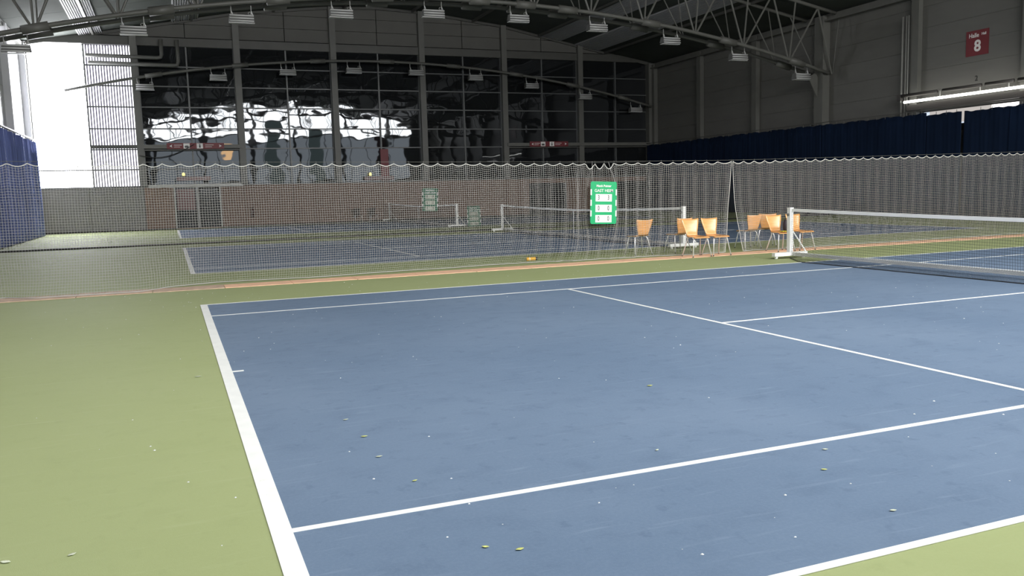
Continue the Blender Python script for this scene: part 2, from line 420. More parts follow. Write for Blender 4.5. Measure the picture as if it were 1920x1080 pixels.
# ------------------------------------------------------------------ chairs
def make_chair(wood='wood'):
    r = empty('stacking_chair', (0, 0, 0))
    # faces +Y
    def seat(i, j):
        u = i/10*2-1; v = j/10
        y = -.19+.42*v; wd = lerp(v, [0, .25, .7, 1], [.155, .2, .215, .19])
        z = .455-.018*(1-u*u)*sin(pi*v)-.025*max(0, v-.8)/.2+.012*max(0, .15-v)/.15
        return (u*wd, y, z)
    mb = MB(); mb.grid(seat, 10, 10, .012); mb.build('seat', wood, r, True, True)
    def back(i, j):
        u = i/10*2-1; v = j/10
        wd = lerp(v, [0, .15, .6, .9, 1], [.135, .145, .195, .218, .215])
        z = .462+.385*v-.018*(1-abs(u)**3)*max(0, (v-.7)/.3)
        y = -.19-.02*sin(min(1, v*5)*pi/2)-.085*v-.035*(1-u*u)*v
        return (u*wd, y, z)
    mb = MB(); mb.grid(back, 10, 10, -.012); mb.build('backrest', wood, r, True, True)
    for sx in (-1, 1):
        lf = MB().tube([(sx*.03, .12, .432), (sx*.13, .13, .432), (sx*.175, .145, .405), (sx*.235, .215, .012)], .0125, 8).build('leg', 'chrome', r, True, True)
        lr = MB().tube([(sx*.03, -.10, .432), (sx*.12, -.11, .432), (sx*.165, -.125, .405), (sx*.235, -.245, .012)], .0125, 8).build('leg', 'chrome', r, True, True)
        for yy, lg in ((.215, lf), (-.245, lr)): MB().tube([(sx*.235, yy, .0), (sx*.234, yy, .022)], .014, 8).build('foot_cap', 'rubber', lg, False, True)
    MB().cbox(0, .01, .433, .10, .30, .012).build('seat_bracket', 'steel_dark', r, False, True)
    return r
ch0 = make_chair()
chairs = [
 (10.645, 13.50, 178, 'light wooden chair in front of the netting, the left one of the pair', .011),
 (11.17, 13.50, 180, 'light wooden chair in front of the netting, beside the slit, right of the pair', .011),
 (10.02, 15.02, 0, 'wooden chair standing alone behind the netting, right of the green scoreboard', 0),
 (11.05, 14.92, 2, 'wooden chair behind the netting, half hidden by the light chair in front', 0),
 (13.12, 14.92, -3, 'wooden chair behind the netting, first to the right of the slit', 0),
 (13.92, 15.25, -28, 'turned wooden chair behind the netting, farthest back, partly hidden', 0),
 (13.0, 13.52, 178, 'light wooden chair holding a dark bag and a yellow cloth, left of the net post', .011),
 (13.62, 13.55, 182, 'light wooden chair directly behind the white net post and the black court net', .011)]
for k, (x, y, a, lb, z) in enumerate(chairs):
    c = ch0 if k == 0 else copy_tree(ch0)
    tag(c, lb, 'chair', 'wooden chairs with chrome legs along the curtain net'); place(c, (x, y, z), radians(a))
# two dark chairs at the back wall
d0 = copy_tree(ch0)
for ch in ALLKIDS(d0):
    if ch.name.split('.')[0] in ('seat', 'backrest'):
        ch.data = ch.data.copy(); ch.data.materials.clear(); ch.data.materials.append(MATS['darkwood'])
d1 = copy_tree(d0)
tag(place(d0, (9.95, 47.0, 0), pi), 'small dark chair against the tan back wall, the left of two', 'chair', 'dark chairs at the back wall')
tag(place(d1, (10.85, 47.0, 0), pi), 'small dark chair against the tan back wall, the right of two', 'chair', 'dark chairs at the back wall')
# bag and cloth on a chair
mb = MB(); 
def bagp(i, j):
    t = i/12*2*pi; v = j/6; rr = (sin(pi*(.12+.76*v)))**.4
    return (13.07+.10*rr*cos(t)*(1+.08*sin(3*t)), 13.40+.07*rr*sin(t), .467+.27*v+.015*cos(t*2)*v)
mb.grid(bagp, 12, 6); mb.quad(*[bagp(11-i, 6) for i in range(12)]); mb.quad(*[bagp(i, 0) for i in range(12)])
bg = empty('bag', (13.07, 13.4, .467), 'small dark bag standing on the chair left of the net post', 'bag')
mb.build('pouch', 'bag', bg, True)
MB().tube([(13.01, 13.4, .72), (13.03, 13.4, .78), (13.11, 13.4, .78), (13.13, 13.4, .72)], .007, 6).build('handle', 'bag', bg, True)
mb = MB(); mb.grid(lambda i, j: (12.86+.32*i/12, 13.28+.16*j/6, .470+.016*abs(sin(i*1.1+j*.8))+.006*sin(j*2.)), 12, 6, -.004)
tag(mb.build('cloth', 'yellowcloth', None, True), 'crumpled yellow cloth on the chair seat beside the dark bag', 'cloth')
# ball can lying on the floor
bc = empty('ball_can', (7.27, 15.1, .04), 'yellow ball can lying on its side on the floor behind the netting', 'can')
mb = MB(); mb.tube([(7.14, 15.1, .04), (7.145, 15.1, .04), (7.36, 15.11, .04)], [.034, .038, .038], 16); mb.build('tube', 'can_yellow', bc, True)
MB().tube([(7.36, 15.11, .04), (7.40, 15.112, .04)], .040, 16).build('lid', 'black', bc, True)
MB().tube([(7.20, 15.102, .04), (7.215, 15.103, .04)], .0388, 16).build('band', 'signwhite', bc, True)
# ------------------------------------------------------------------ scoreboards
def scoreboard(loc, rz, rx, ry, label, left, right, g_='boardgreen', w_='signwhite'):
    r = empty('scoreboard', (0, 0, 0), label, 'scoreboard', 'green hanging scoreboards')
    w2, h = .32, .92
    # rounded plate
    pts = []; rad = .04
    for cx, cz, a0 in ((w2-rad, h/2-rad, 0), (-w2+rad, h/2-rad, 90), (-w2+rad, -h/2+rad, 180), (w2-rad, -h/2+rad, 270)):
        for k in range(4): a = radians(a0+30*k); pts.append((cx+rad*cos(a), cz+rad*sin(a)))
    mb = MB(); n = len(pts); mb.v = [(x, -.006, z) for x, z in pts]+[(x, .006, z) for x, z in pts]
    mb.f = [tuple(range(n-1, -1, -1)), tuple(range(n, 2*n))]+[(i, (i+1) % n, n+(i+1) % n, n+i) for i in range(n)]
    mb.f[0] = tuple(range(n)); mb.f[1] = tuple(range(2*n-1, n-1, -1))
    mb.build('plate', g_, r, False, True)
    for k, z in enumerate((.11, -.12, -.345)):
        sw = MB().box(-.2, .2, -.010, -.006, z-.08, z+.08).build('score_window', w_, r, False, True)
        text_mesh('digit', left[k], .145, 'black', sw, (-.125, -.011, z), (pi/2, 0, 0), .62, .0015, ext=.001)
        text_mesh('digit', right[k], .145, 'black', sw, (.115, -.011, z), (pi/2, 0, 0), .62, .0015, ext=.001)
    for z in (.23, 0, -.23):
        for s_ in (-1, 1): MB().box(s_*.308-.0145, s_*.308+.0145, -.008, .008, z-.065, z+.065).build('white_edge_mark', 'signwhite', r, False, True)
    text_mesh('lettering', 'GAST HEIM', .093, 'signwhite', r, (0, -.0085, .262), (pi/2, 0, 0), .98, .0006)
    text_mesh('lettering', 'Match Pointer', .068, 'signwhite', r, (0, -.0085, .365), (pi/2, 0, 0), .93, .002)
    for s_ in (-1, 1): MB().tube([(s_*.27, 0, h/2-.03), (s_*.27, .012, h/2+.03)] + ([(s_*.2, .18 if loc[1] < 20 else .1, lerp(loc[0], WIREX, WIREZ)-loc[2] if loc[1] < 20 else .81)] if loc[2] > 1 else []), .0022, 5).build('hanging_cord', 'netrope', r, False, True)
    r.location = loc; r.rotation_euler = (rx, ry, rz)
    return r
scoreboard((8.475, 13.86, 1.28), 0, 0, radians(2.0), 'green scoreboard reading 3 3 over zeros, hung on the near curtain net', '300', '300')
scoreboard((9.33, 30.0, 1.34), 0, 0, radians(2), 'green scoreboard hung on the far curtain net, in front of the farthest net', '000', '000', 'boardgreen_dim', 'boardwhite_dim')
scoreboard((12.58, 34.05, .50), 0, radians(-4), 0, 'green scoreboard standing low on the floor at the post of the farthest net', '000', '000', 'boardgreen_dim', 'boardwhite_dim')
# ------------------------------------------------------------------ ceiling
ce = empty('ceiling', (0, 0, 0), 'dark arched roof deck', kind='structure')
fx = [XL-.2, -3.3, -1.46, 3.85, 8.8, XC, 14.8, 19.75, 25.06, 27.9, XR+.2]
fx = [XL-.2, -4.15, -1.46, 3.85, 8.8, XC, 14.8, 19.75, 25.06, 27.9, XR+.2]
ys = [YF-.2]+COLY+[YB+.2]
for a, b_ in zip(fx, fx[1:]):
    for c, d in zip(ys, ys[1:]):
        za, zb = roofz(a), roofz(b_)
        mb = MB(); mb.v = [(a, c+.01, za), (b_, c+.01, zb), (b_, d-.01, zb), (a, d-.01, za)]; mb.v += [(x, y, z+.18) for x, y, z in mb.v]
        mb.f = [(0, 1, 2, 3), (7, 6, 5, 4), (0, 4, 5, 1), (1, 5, 6, 2), (2, 6, 7, 3), (3, 7, 4, 0)]
        mb.build('roof_panel', 'deck', ce)
mb = MB()
for a, b_ in zip(fx, fx[1:]): mb.v += []; n = len(mb.v); mb.v += [(a, YF-.2, roofz(a)+.2), (b_, YF-.2, roofz(b_)+.2), (b_, YB+.2, roofz(b_)+.2), (a, YB+.2, roofz(a)+.2)]; mb.f.append((n, n+1, n+2, n+3))
mb.build('roof_membrane', 'black', ce)
for X in (-3.4, 1.5, 5.85, 9.8, 13.9, 17.7, 22.1, 26.8):
    MB().box(X-.06, X+.06, YF, YB-.1, roofz(X)-.16, roofz(X)-.03).build('purlin', 'steel_dark', ce)
for X in (XL+.12, XR-.12): MB().box(X-.1, X+.1, YF, YB-.1, roofz(X)-.30, roofz(X)-.08).build('eave_beam', 'steel', ce)
MB().box(XR-.42, XR-.30, YF, YB-.3, 9.42, 9.50).build('eave_pipe', 'steel', ce)
for (a, b_) in ((-4.1, -2.95), (.45, 1.85), (22.2, 23.6), (24.6, 26.3)):
    n = 12; prof = []
    for k in range(n):
        x = a+(b_-a)*k/n; d = (b_-a)/n
        prof += [(x, 0), (x+d*.35, 0), (x+d*.5, -.06), (x+d*.85, -.06)]
    prof.append((b_, 0))
    mb = MB(); ysx = [YF, 10.4, 25.75, YB-.15]
    for y in ysx: mb.v += [(x, y, roofz(x)-.03+z) for x, z in prof]
    P_ = len(prof)
    for q in range(3):
        for k in range(P_-1): mb.f.append((q*P_+k, q*P_+k+1, (q+1)*P_+k+1, (q+1)*P_+k))
    mb.build('ribbed_sheet', 'ribbed', ce)
# ------------------------------------------------------------------ trusses
def truss(y, label):
    r = empty('roof_truss', (XC, y, 0), label, 'roof truss', 'arched tubular roof trusses')
    yb1, yb2, yt1, yt2 = y-.5, y+.5, y-.9, y+1.1
    xs = [XL+.3+(XR-.25-XL-.3)*k/28 for k in range(29)]
    def tz(x): return min(roofz(x)-.12, 12.1)
    for yy, nm in ((yb1, 'lower_chord'), (yb2, 'lower_chord')): MB().tube([(x, yy, chordz(x)) for x in xs], .085, 8).build(nm, 'steel', r, True)
    for yy in (yt1, yt2): MB().tube([(x, yy, tz(x)) for x in xs], .085, 8).build('upper_chord', 'steel', r, True)
    J = [11.83+2.67*k for k in range(-7, 8)]
    for x in J:
        if x < XL+.1: x = XL+.35
        zb = chordz(x)+.03
        for yb_, yt in ((yb1, yt1), (yb2, yt2)):
            MB().tube([(x, yb_, zb), (x, yt, tz(x))], .04 if yt == yt1 else .028, 6).build('vertical_strut', 'steel', r)
        for dx in (-1.34, 1.34):
            x2 = x+dx
            if x2 < XL+.3 or x2 > XR-.2: continue
            MB().tube([(x+dx*.06, yb1, zb), (x2, yt1, tz(x2))], .045, 6).build('diagonal', 'steel', r)
            if dx < 0: MB().tube([(x+dx*.06, yb2, zb), (x2, yt2, tz(x2))], .03, 6).build('diagonal', 'steel', r)
    for x in (-4.15, -.1, 4.0, 8.0, 12.05, 14.1, 16.05, 20.15, 24.3, 28.3):
        for yy in (yb1, yb2): MB().tube([(x-.42, yy, chordz(x-.42)-.02), (x+.42, yy, chordz(x+.42)-.02)], .16, 10).build('chord_sleeve', 'steel', r, True)
    for sx, xx in ((1, XR-.3), (-1, XL+.3)):
        MB().bar((xx-sx*.55, y, chordz(xx)-.05), (xx, y, chordz(xx)-1.0), .5, .06, (0, 1, 0)).build('support_bracket', 'steel', r)
truss(31.5, 'near arched roof truss with webs of tubes, carrying a row of lamps')
truss(15.7, 'arched roof truss above the netting, out of the upper edge of view')
truss(0.0, 'arched roof truss over the nearest court by the front windows')
# lighting beam in front of the back glazing
lb_ = empty('lighting_beam', (XC, 47.1, 0), 'thin arched pipe beam in front of the back windows, carrying the far lamps', 'beam')
xs = [-4.9+(XR-.5+4.9)*k/40 for k in range(41)]
MB().tube([(x, 47.15, chordz(x)-.06) for x in xs], .075, 8).build('pipe', 'steel', lb_, True)
for x in (-.6, 3.85, 8.1, 12.1, 16.2, 20.3, 24.2, 27.9): MB().tube([(x-.42, 47.15, chordz(x-.42)-.06), (x+.42, 47.15, chordz(x+.42)-.06)], .125, 10).build('pipe_sleeve', 'steel', lb_, True)
# ------------------------------------------------------------------ hanging lamps
def make_lamp():
    r = empty('hanging_lamp', (0, 0, 0))
    mb = MB()   # housing: shallow trapezoid box, opening down and to the camera side
    a = [(-.45, -.16, -.42), (.45, -.16, -.42), (.45, .18, -.36), (-.45, .18, -.36), (-.42, -.12, -.14), (.42, -.12, -.14), (.42, .12, -.12), (-.42, .12, -.12)]
    mb.v = a; mb.f = [(0, 3, 2, 1), (4, 5, 6, 7), (0, 1, 5, 4), (1, 2, 6, 5), (2, 3, 7, 6), (3, 0, 4, 7)]
    mb.build('housing', 'housing', r, False, True)
    for k, (y, z) in enumerate(((-.150, -.18), (-.165, -.28), (-.178, -.38))): MB().tube([(-.43, y, z), (.43, y, z)], .028, 8).build('louvre', 'fixwhite', r, True, True)
    MB().box(-.46, .46, -.1, .12, -.445, -.42).build('rim', 'fixwhite', r, False, True)
    for s_ in (-1, 1):
        MB().tube([(s_*.36, 0, .22), (s_*.36, 0, -.14)], .014, 6).build('hanger', 'fixture', r, False, True)
        MB().bar((s_*.36-.0, 0, .02), (s_*.36+.06, 0, -.13), .05, .02).build('bracket', 'fixwhite', r, False, True)
    mb = MB(); mb.tube([(.30+.05*cos(t), -.02, -.07+.05*sin(t)) for t in [2*pi*k/12 for k in range(13)]], .008, 5); mb.build('cable_loop', 'fixture', r, False, True)
    return r
ordn = ['first', 'second', 'third', 'fourth', 'fifth', 'sixth', 'seventh', 'eighth', 'ninth', 'tenth']
l0 = make_lamp()
for k in range(10):
    x = 11.975+3.727*(k-4.5)
    o = l0 if k == 0 else copy_tree(l0)
    tag(o, 'grey louvred lamp hanging from the near roof truss, %s from the left' % ordn[k], 'lamp', 'lamps under the near roof truss')
    o.location = (x, 31.2, chordz(x)-.28)
for k in range(9):
    x = 11.975+3.727*(k-3.5)
    o = copy_tree(l0)
    tag(o, 'small grey lamp under the far pipe beam, %s from the left' % ordn[k], 'lamp', 'lamps under the far pipe beam')
    o.location = (x, 47.1, chordz(x)-.33)
# ------------------------------------------------------------------ back wall
wb = empty('wall_back', (0, YB, 0), 'back wall with tan lower panels, dark glazing and grey cladding above', kind='structure')
MB().box(XL-.2, XR+.2, YB+.25, YB+.45, -.1, 2.35).build('core', 'gap', wb)
# cladding above the glazing
half = []
for a, b_ in zip(COLX, COLX[1:]): half += [(a, (a+b_)/2), ((a+b_)/2, b_)]
for a, b_ in half:
    m_ = max(roofz(a), roofz(b_)); z = 10.35; k = 0
    while z < m_:
        z1 = min(z+.72, 99); ta, tb = min(z1, roofz(a)+.1), min(z1, roofz(b_)+.1)
        if ta > z+.02 or tb > z+.02:
            mb = MB(); p = [(a+.02, z+.012), (b_-.02, z+.012), (b_-.02, max(tb-.008, z+.013)), (a+.02, max(ta-.008, z+.013))]
            mb.v = [(x, YB-.05, zz) for x, zz in p]+[(x, YB+.1, zz) for x, zz in p]; mb.f = [(0, 1, 2, 3), (7, 6, 5, 4), (0, 4, 5, 1), (1, 5, 6, 2), (2, 6, 7, 3), (3, 7, 4, 0)]
            mb.build('cladding_panel', 'clad', wb)
        z = z1
mb = MB(); mb.v = []
MB().box(XL-.2, XR+.2, YB+.12, YB+.3, 9.8, 13).build('cladding_backing', 'gap', wb)
MB().box(XL, XR, YB-.18, YB+.1, 9.86, 10.3).build('lintel_beam', 'steel_dark', wb)
for a, b_ in zip(COLX, COLX[1:]):   # arched edge beam under the roof
    n = 4
    mb = MB(); pts = [(a+(b_-a)*k/n, YB-.12, roofz(a+(b_-a)*k/n)-.1) for k in range(n+1)]
    for p, q in zip(pts, pts[1:]): mb.bar(p, q, .14, .14)
    mb.build('edge_beam', 'steel_dark', wb)
for X in COLX[1:-1]: MB().box(X-.17, X+.17, YB-.35, YB+.02, 2.38, roofz(X)-.05).build('column', 'steel', wb)
for X in (COLX[0]+.05, COLX[-1]-.05): MB().box(X-.28, X+.28, YB-.45, YB+.02, 0, roofz(X)-.05).build('column', 'steel', wb)
# lower tan panels with door openings
z1 = 2.34
def lowpanel(a, b_, m, z0=0, zt=z1, nm='wall_panel'): MB().box(a+.012, b_-.012, YB-.1, YB+.2, z0, zt).build(nm, m, wb)
lowpanel(-6.85, -4.2, 'greywall'); lowpanel(-4.2, -1.5, 'greywall')
lowpanel(-1.5, -.02, 'tan'); lowpanel(2.42, 3.73, 'tan')
xx = 3.73
for b_ in (6.4, 9.06, 11.7, 14.36, 17.0, 19.66, 21.25): lowpanel(xx, b_, 'tan'); xx = b_
lowpanel(21.25, 23.9, 'tan', 2.05); lowpanel(23.9, 24.95, 'tan'); lowpanel(24.95, 27.7, 'tan'); lowpanel(27.7, 30.3, 'tan', 2.05)
MB().box(XL, XR, YB-.14, YB-.09, 2.335, 2.39).build('sill', 'mullion', wb)
MB().box(XL, XR, YB-.13, YB-.10, 0, .08).build('skirting', 'rubber', wb)
MB().box(-1.28, 3.66, YB-.3, YB-.1, 2.30, 2.47).build('door_rail', 'fixture', wb)
for (a, b_) in ((-1.35, 3.72), (19.72, 30.2)):
    MB().box(a, b_, YB-.42, YB-.2, 4.40, 4.60).build('rail_beam', 'steel', wb); MB().box(a, b_, YB-.34, YB-.2, 4.28, 4.34).build('rail_pipe', 'steel_dark', wb)
MB().box(-3.95, -1.6, YB-.34, YB-.2, 4.42, 4.6).build('rail_beam', 'steel_dark', wb)
# door in tan wall
dr = empty('door_1', (1.2, YB, 0), 'double glass door with pale frame in the tan back wall', kind='structure')
for k, (a, b_) in enumerate(((.02, 1.16), (1.24, 2.38))):
    MB().box(a, b_, YB-.03, YB+.01, .08, 2.0 if k else 2.25).build('door_leaf', 'doorglass', dr)
    MB().box(a+.1, b_-.1, YB-.05, YB-.03, 1.05, 2.2).build('door_panel', 'doorred' if k == 0 else 'doorglass', dr)
for a in (-.02, 1.16, 2.36): MB().box(a, a+.08, YB-.14, YB+.02, 0, 2.3).build('door_frame', 'fixture', dr)
MB().box(-.02, 2.44, YB-.14, YB+.02, 0, .06).build('threshold', 'tan', dr)
dr = empty('door_2', (22.6, YB, 0), 'dark doorway in the tan back wall, right of the hanging scoreboard', kind='structure')
MB().box(21.27, 23.88, YB+.02, YB+.08, 0, 2.05).build('door_leaf', 'doorglass', dr)
for a in (21.27, 22.55, 23.83): MB().box(a, a+.05, YB-.06, YB+.02, 0, 2.05).build('door_frame', 'mullion', dr)
dr = empty('door_3', (29, YB, 0), 'dark doorway at the right end of the back wall', kind='structure')
MB().box(27.72, 30.28, YB+.02, YB+.08, 0, 2.05).build('door_leaf', 'doorglass', dr)
# glazing
HZ = [2.39, 3.3, 4.38, 5.48, 6.63, 7.74, 8.79, 9.86]
for n, (a, b_) in enumerate(zip(COLX[1:], COLX[2:])):
    wn = empty('window_%d' % (n+2), ((a+b_)/2, YB, 2.4), 'dark reflecting glazing bay with thin bars, bay %d from the left' % (n+2), kind='structure')
    xs = [a+.17, (a+b_)/2, b_-.17]
    for i in range(2):
        for z0, z1_ in zip(HZ, HZ[1:]):
            cx, cz = (xs[i]+xs[i+1])/2, (z0+z1_)/2; hw, hh = (xs[i+1]-xs[i])/2+.02, (z1_-z0)/2+.02
            tx, tz_ = random.gauss(0, .0022), random.gauss(0, .0022)
            mb = MB(); p = [(cx+u*hw, YB+.03+u*hw*tx+v*hh*tz_, cz+v*hh) for u, v in ((-1, -1), (1, -1), (1, 1), (-1, 1))]
            mb.v = p+[(x, y+.02, z) for x, y, z in p]; mb.f = [(0, 1, 2, 3), (7, 6, 5, 4), (0, 4, 5, 1), (1, 5, 6, 2), (2, 6, 7, 3), (3, 7, 4, 0)]
            mb.build('pane', 'glass_film', wn)
    for z in HZ[1:-1]: MB().box(a+.17, b_-.17, YB-.06, YB+.05, z-.03, z+.03).build('glazing_bar', 'mullion', wn)
    X = (a+b_)/2; MB().box(X-.04, X+.04, YB-.08, YB+.05, 2.39, 9.86).build('mullion', 'mullion', wn)
    for X in (a+.17, b_-.2): MB().box(X, X+.03, YB-.05, YB+.05, 2.39, 9.86).build('side_frame', 'mullion', wn)
MB().box(XL-.2, XR+.2, YB+.3, YB+.34, 2.3, 10).build('glazing_backing', 'gap', wb)
# bright translucent bay
wn = empty('window_1', (-4.1, YB, 2.4), 'blinding white translucent bay at the left, its right half with vertical louvres', kind='structure')
for (a, b_) in ((-6.65, -3.97), (-3.90, -1.7)):
    for z0, z1_ in zip(HZ[:1]+HZ[1:], HZ[1:]): MB().box(a, b_, YB+.12, YB+.16, z0+.03, z1_-.0).build('translucent_panel', 'day_back' if b_ < -3.95 else 'day_louvre', wn)
for z in HZ[1:-1]: MB().box(-6.65 if z < 3.5 else -3.95, -1.69, YB-.0, YB+.1, z-.035, z+.035).build('glazing_bar', 'mullion', wn)
MB().box(-3.98, -3.90, YB-.05, YB+.14, 2.39, 9.86).build('mullion', 'mullion', wn)
x = -3.84; k = 0
while x < -1.72:
    MB().box(x, x+.06, YB+.02, YB+.09, 2.42, 9.84).build('louvre_slat', 'slat', wn); x += .135
# doors rail sign boards
def dirsign(x0, x1, label):
    r = empty('direction_sign', ((x0+x1)/2, YB-.45, 4.5), label, 'sign', 'red direction signs on the rail')
    W = x1-x0; y = YB-.45
    MB().box(x0, x1, y-.02, y+.02, 4.36, 4.68).build('board', 'signred', r)
    for cx in (x0+W*.34, x0+W*.57): MB().box(cx-.16, cx+.16, y-.024, y-.02, 4.38, 4.66).build('pictogram', 'signwhite', r)
    MB().box(x0+W*.34-.1, x0+W*.34+.1, y-.027, y-.024, 4.43, 4.52).build('pictogram_shape', 'black', r)
    MB().box(x0+W*.34-.07, x0+W*.34+.07, y-.027, y-.024, 4.54, 4.56).build('pictogram_shape', 'black', r)
    MB().box(x0+W*.57-.035, x0+W*.57+.035, y-.027, y-.024, 4.42, 4.56).build('pictogram_shape', 'black', r)
    MB().cbox(x0+W*.57, y-.0255, 4.60, .06, .003, .05).build('pictogram_shape', 'black', r)
    for cx, s_ in ((x0+W*.07, -1), (x0+W*.93, 1)):
        mb = MB(); mb.v = [(cx-s_*.07, y-.023, 4.44), (cx+s_*.08, y-.023, 4.52), (cx-s_*.07, y-.023, 4.60), (cx-s_*.03, y-.023, 4.52)]; mb.f = [(0, 1, 2, 3)]; mb.build('arrow', 'signwhite', r)
    for q in (4.57, 4.47):
        for cx, wd in ((x0+W*.19, .4), (x0+W*.74, .45)): MB().box(cx-wd/2, cx+wd/2-(.1 if q < 4.5 else 0), y-.023, y-.02, q-.012, q+.012).build('text_line', 'signwhite', r)
dirsign(-.2, 2.75, 'red direction sign with white pictograms on the rail near the bright window')
dirsign(21.2, 23.9, 'dark red direction sign with pictograms on the rail at the right of the back wall')
# ducts
du = empty('ventilation_pipe', (-1, 47.4, 8.8), 'two grey pipes bending upwards in front of the top left window bays', 'pipe')
MB().tube([(-3.8, 47.35, 9.22), (-.35, 47.35, 9.18), (-.18, 47.35, 9.22), (-.13, 47.35, 9.36), (-.12, 47.35, 10.15)], .1, 10).build('pipe', 'steel', du, True)
MB().tube([(-3.7, 47.35, 8.85), (.45, 47.35, 8.80), (.62, 47.35, 8.84), (.68, 47.35, 9.0), (.68, 47.35, 10.15)], .1, 10).build('pipe', 'steel', du, True)
cb = MB().tube([(-1.6+.35*k, 47.35, 4.3-.42*sin(pi*(.1*k+.22))+.28*(k/8)**2) for k in range(9)], .02, 5).build('cable', 'black', None, True)
tag(cb, 'black cable sagging below the rail near the bright window', 'cable')
# extinguisher, lamps, ledges
ex = empty('fire_extinguisher', (4.07, 47.62, .6), 'small dark red fire extinguisher on the tan wall right of the door', 'extinguisher')
MB().tube([(4.07, 47.64, .52), (4.07, 47.64, .92), (4.07, 47.64, 1.0)], [.085, .085, .03], 12).build('body', 'extinguisher', ex, True)
MB().tube([(4.07, 47.64, .98), (4.07, 47.64, 1.06)], .025, 8).build('valve', 'black', ex); MB().bar((4.0, 47.64, 1.07), (4.16, 47.64, 1.08), .03, .02).build('handle', 'black', ex)
for (x, z, lb) in ((.55, 2.93, 'tiny yellow glowing lamp on the ledge above the double door'), (10.92, 2.75, 'tiny yellow glowing lamp on a ledge right of centre of the back wall')):
    r = empty('ledge_lamp', (x, YB-.2, z), lb, 'lamp', 'small yellow lamps on ledges')
    MB().tube([(x, YB-.25, z-.02), (x, YB-.25, z+.10), (x, YB-.25, z+.17)], [.07, .08, .02], 10).build('bulb', 'bulb', r, True)
    MB().box(x-.12, x+.12, YB-.32, YB-.15, z-.07, z-.02).build('base', 'black', r)
    l2 = MB().box(x-.35, x+1.4, YB-.35, YB-.1, z-.28, z-.07).build('ledge', 'doorred')
    tag(l2, 'dark red box ledge under the yellow lamp %s' % ('over the double door' if x < 5 else 'right of the red post'), 'ledge')
MB().box(11.62, 12.1, YB-.1, YB-.02, 2.4, 4.3).build('red_post', 'signred', wb)
# ------------------------------------------------------------------ right wall
wr = empty('wall_right', (XR, 20, 0), 'right wall of pale horizontal panels between grey columns', kind='structure')
for c, d in zip([YF]+COLY, COLY+[YB]):
    z = 0
    while z < 9.9:
        if c < 25 and d > 15.7 and d < 26 and 3.5 < z < 4.4: z += .9; continue
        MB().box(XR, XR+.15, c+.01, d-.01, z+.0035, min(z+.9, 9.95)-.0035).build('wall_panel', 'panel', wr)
        z += .9
MB().box(XR+.14, XR+.2, YF, YB, 0, 3.9).build('backing', 'gap', wr)
MB().box(XR+.14, XR+.2, YF, YB, 4.66, 10).build('backing', 'gap', wr)
MB().box(XR+.14, XR+.2, YF, 15.0, 3.9, 4.7).build('backing', 'gap', wr); MB().box(XR+.14, XR+.2, 25.6, YB, 3.9, 4.7).build('backing', 'gap', wr)
for y in COLY:
    big = y in (31.42, 15.65, -.2)
    MB().box(XR-(.45 if big else .28), XR, y-.22 if big else y-.12, y+.22 if big else y+.12, 0, 9.7).build('column', 'steel', wr)
    MB().box(XR-(.5 if big else .32), XR-(.45 if big else .28), y-(.3 if big else .2), y+(.3 if big else .2), 0, 9.7).build('column_flange', 'steel', wr)
MB().tube([(XR-.42, 26.3, 4.2), (XR-.42, 26.3, 8.7)], .045, 8).build('conduit', 'steel_light', wr, True)
for cy in (26.1, 25.98): MB().tube([(XR-.42, cy, 4.2), (XR-.42, cy, 8.7)], .03, 8).build('conduit', 'steel_light', wr, True)
wn = empty('window_9', (XR, 20, 4.3), 'narrow bright window band above the blue curtain on the right wall', kind='structure')
for k, (a, b_) in enumerate(((23.6, 25.2), (22.2, 23.6), (15.9, 22.2))): MB().box(XR+.08, XR+.12, a, b_, 3.95, 4.58).build('pane', ('band_dim', 'band_dim', 'band_bright')[k], wn)
MB().box(XR-.52, XR-.36, 15, 25.9, 4.60, 4.84).build('girder', 'girder', wr)
# tube luminaire
tl = empty('tube_lamp', (XR-.6, 22, 5.0), 'long glowing fluorescent tube lamp on a bracket beam above the blue curtain', 'lamp')
MB().tube([(XR-.60, 25.95, 4.98), (XR-.60, 16.5, 4.98)], .055, 10).build('tube', 'tube', tl, True)
for y in (26.15, 24.1, 22.2, 20.95, 18.8): MB().tube([(XR-.6, y, 4.98), (XR-.6, y, 5.26)], .025, 6).build('bracket', 'fixture', tl)
for a, b_ in ((26.3, 24.4), (24.1, 22.3), (22.1, 20.9), (20.7, 18.8)): MB().tube([(XR-.6, a-.15, 5.26), (XR-.6, b_-.15, 5.26)], .075, 10).build('ballast_housing', 'girder', tl, True)
MB().cbox(XR-.6, 26.2, 5.2, .16, .2, .26).build('end_box', 'girder', tl)
# hall sign
hs = empty('hall_sign', (XR-.02, 22.87, 7.03), 'square red hall sign with a white 8 high on the right wall', 'sign')
MB().box(XR-.03, XR-.005, 22.36, 23.39, 6.54, 7.54).build('board', 'signred', hs)
R_ = (pi/2, 0, -pi/2)
text_mesh('lettering', '8', .62, 'signwhite', hs, (-.015, -.02, -.13), R_, 1.0, .018)
text_mesh('lettering', 'Halle', .24, 'signwhite', hs, (-.015, .16, .31), R_, .95, .003)
text_mesh('lettering', 'Hall', .14, 'signwhite', hs, (-.015, -.30, .33), R_, .95, .004)
nm = empty('wall_number', (XR-.01, 22.87, 5.62), 'small black number 2 painted on the right wall below the red sign', 'number')
text_mesh('lettering', '2', .30, 'black', nm, (-.003, 0, 0), R_, 1.0, .003)
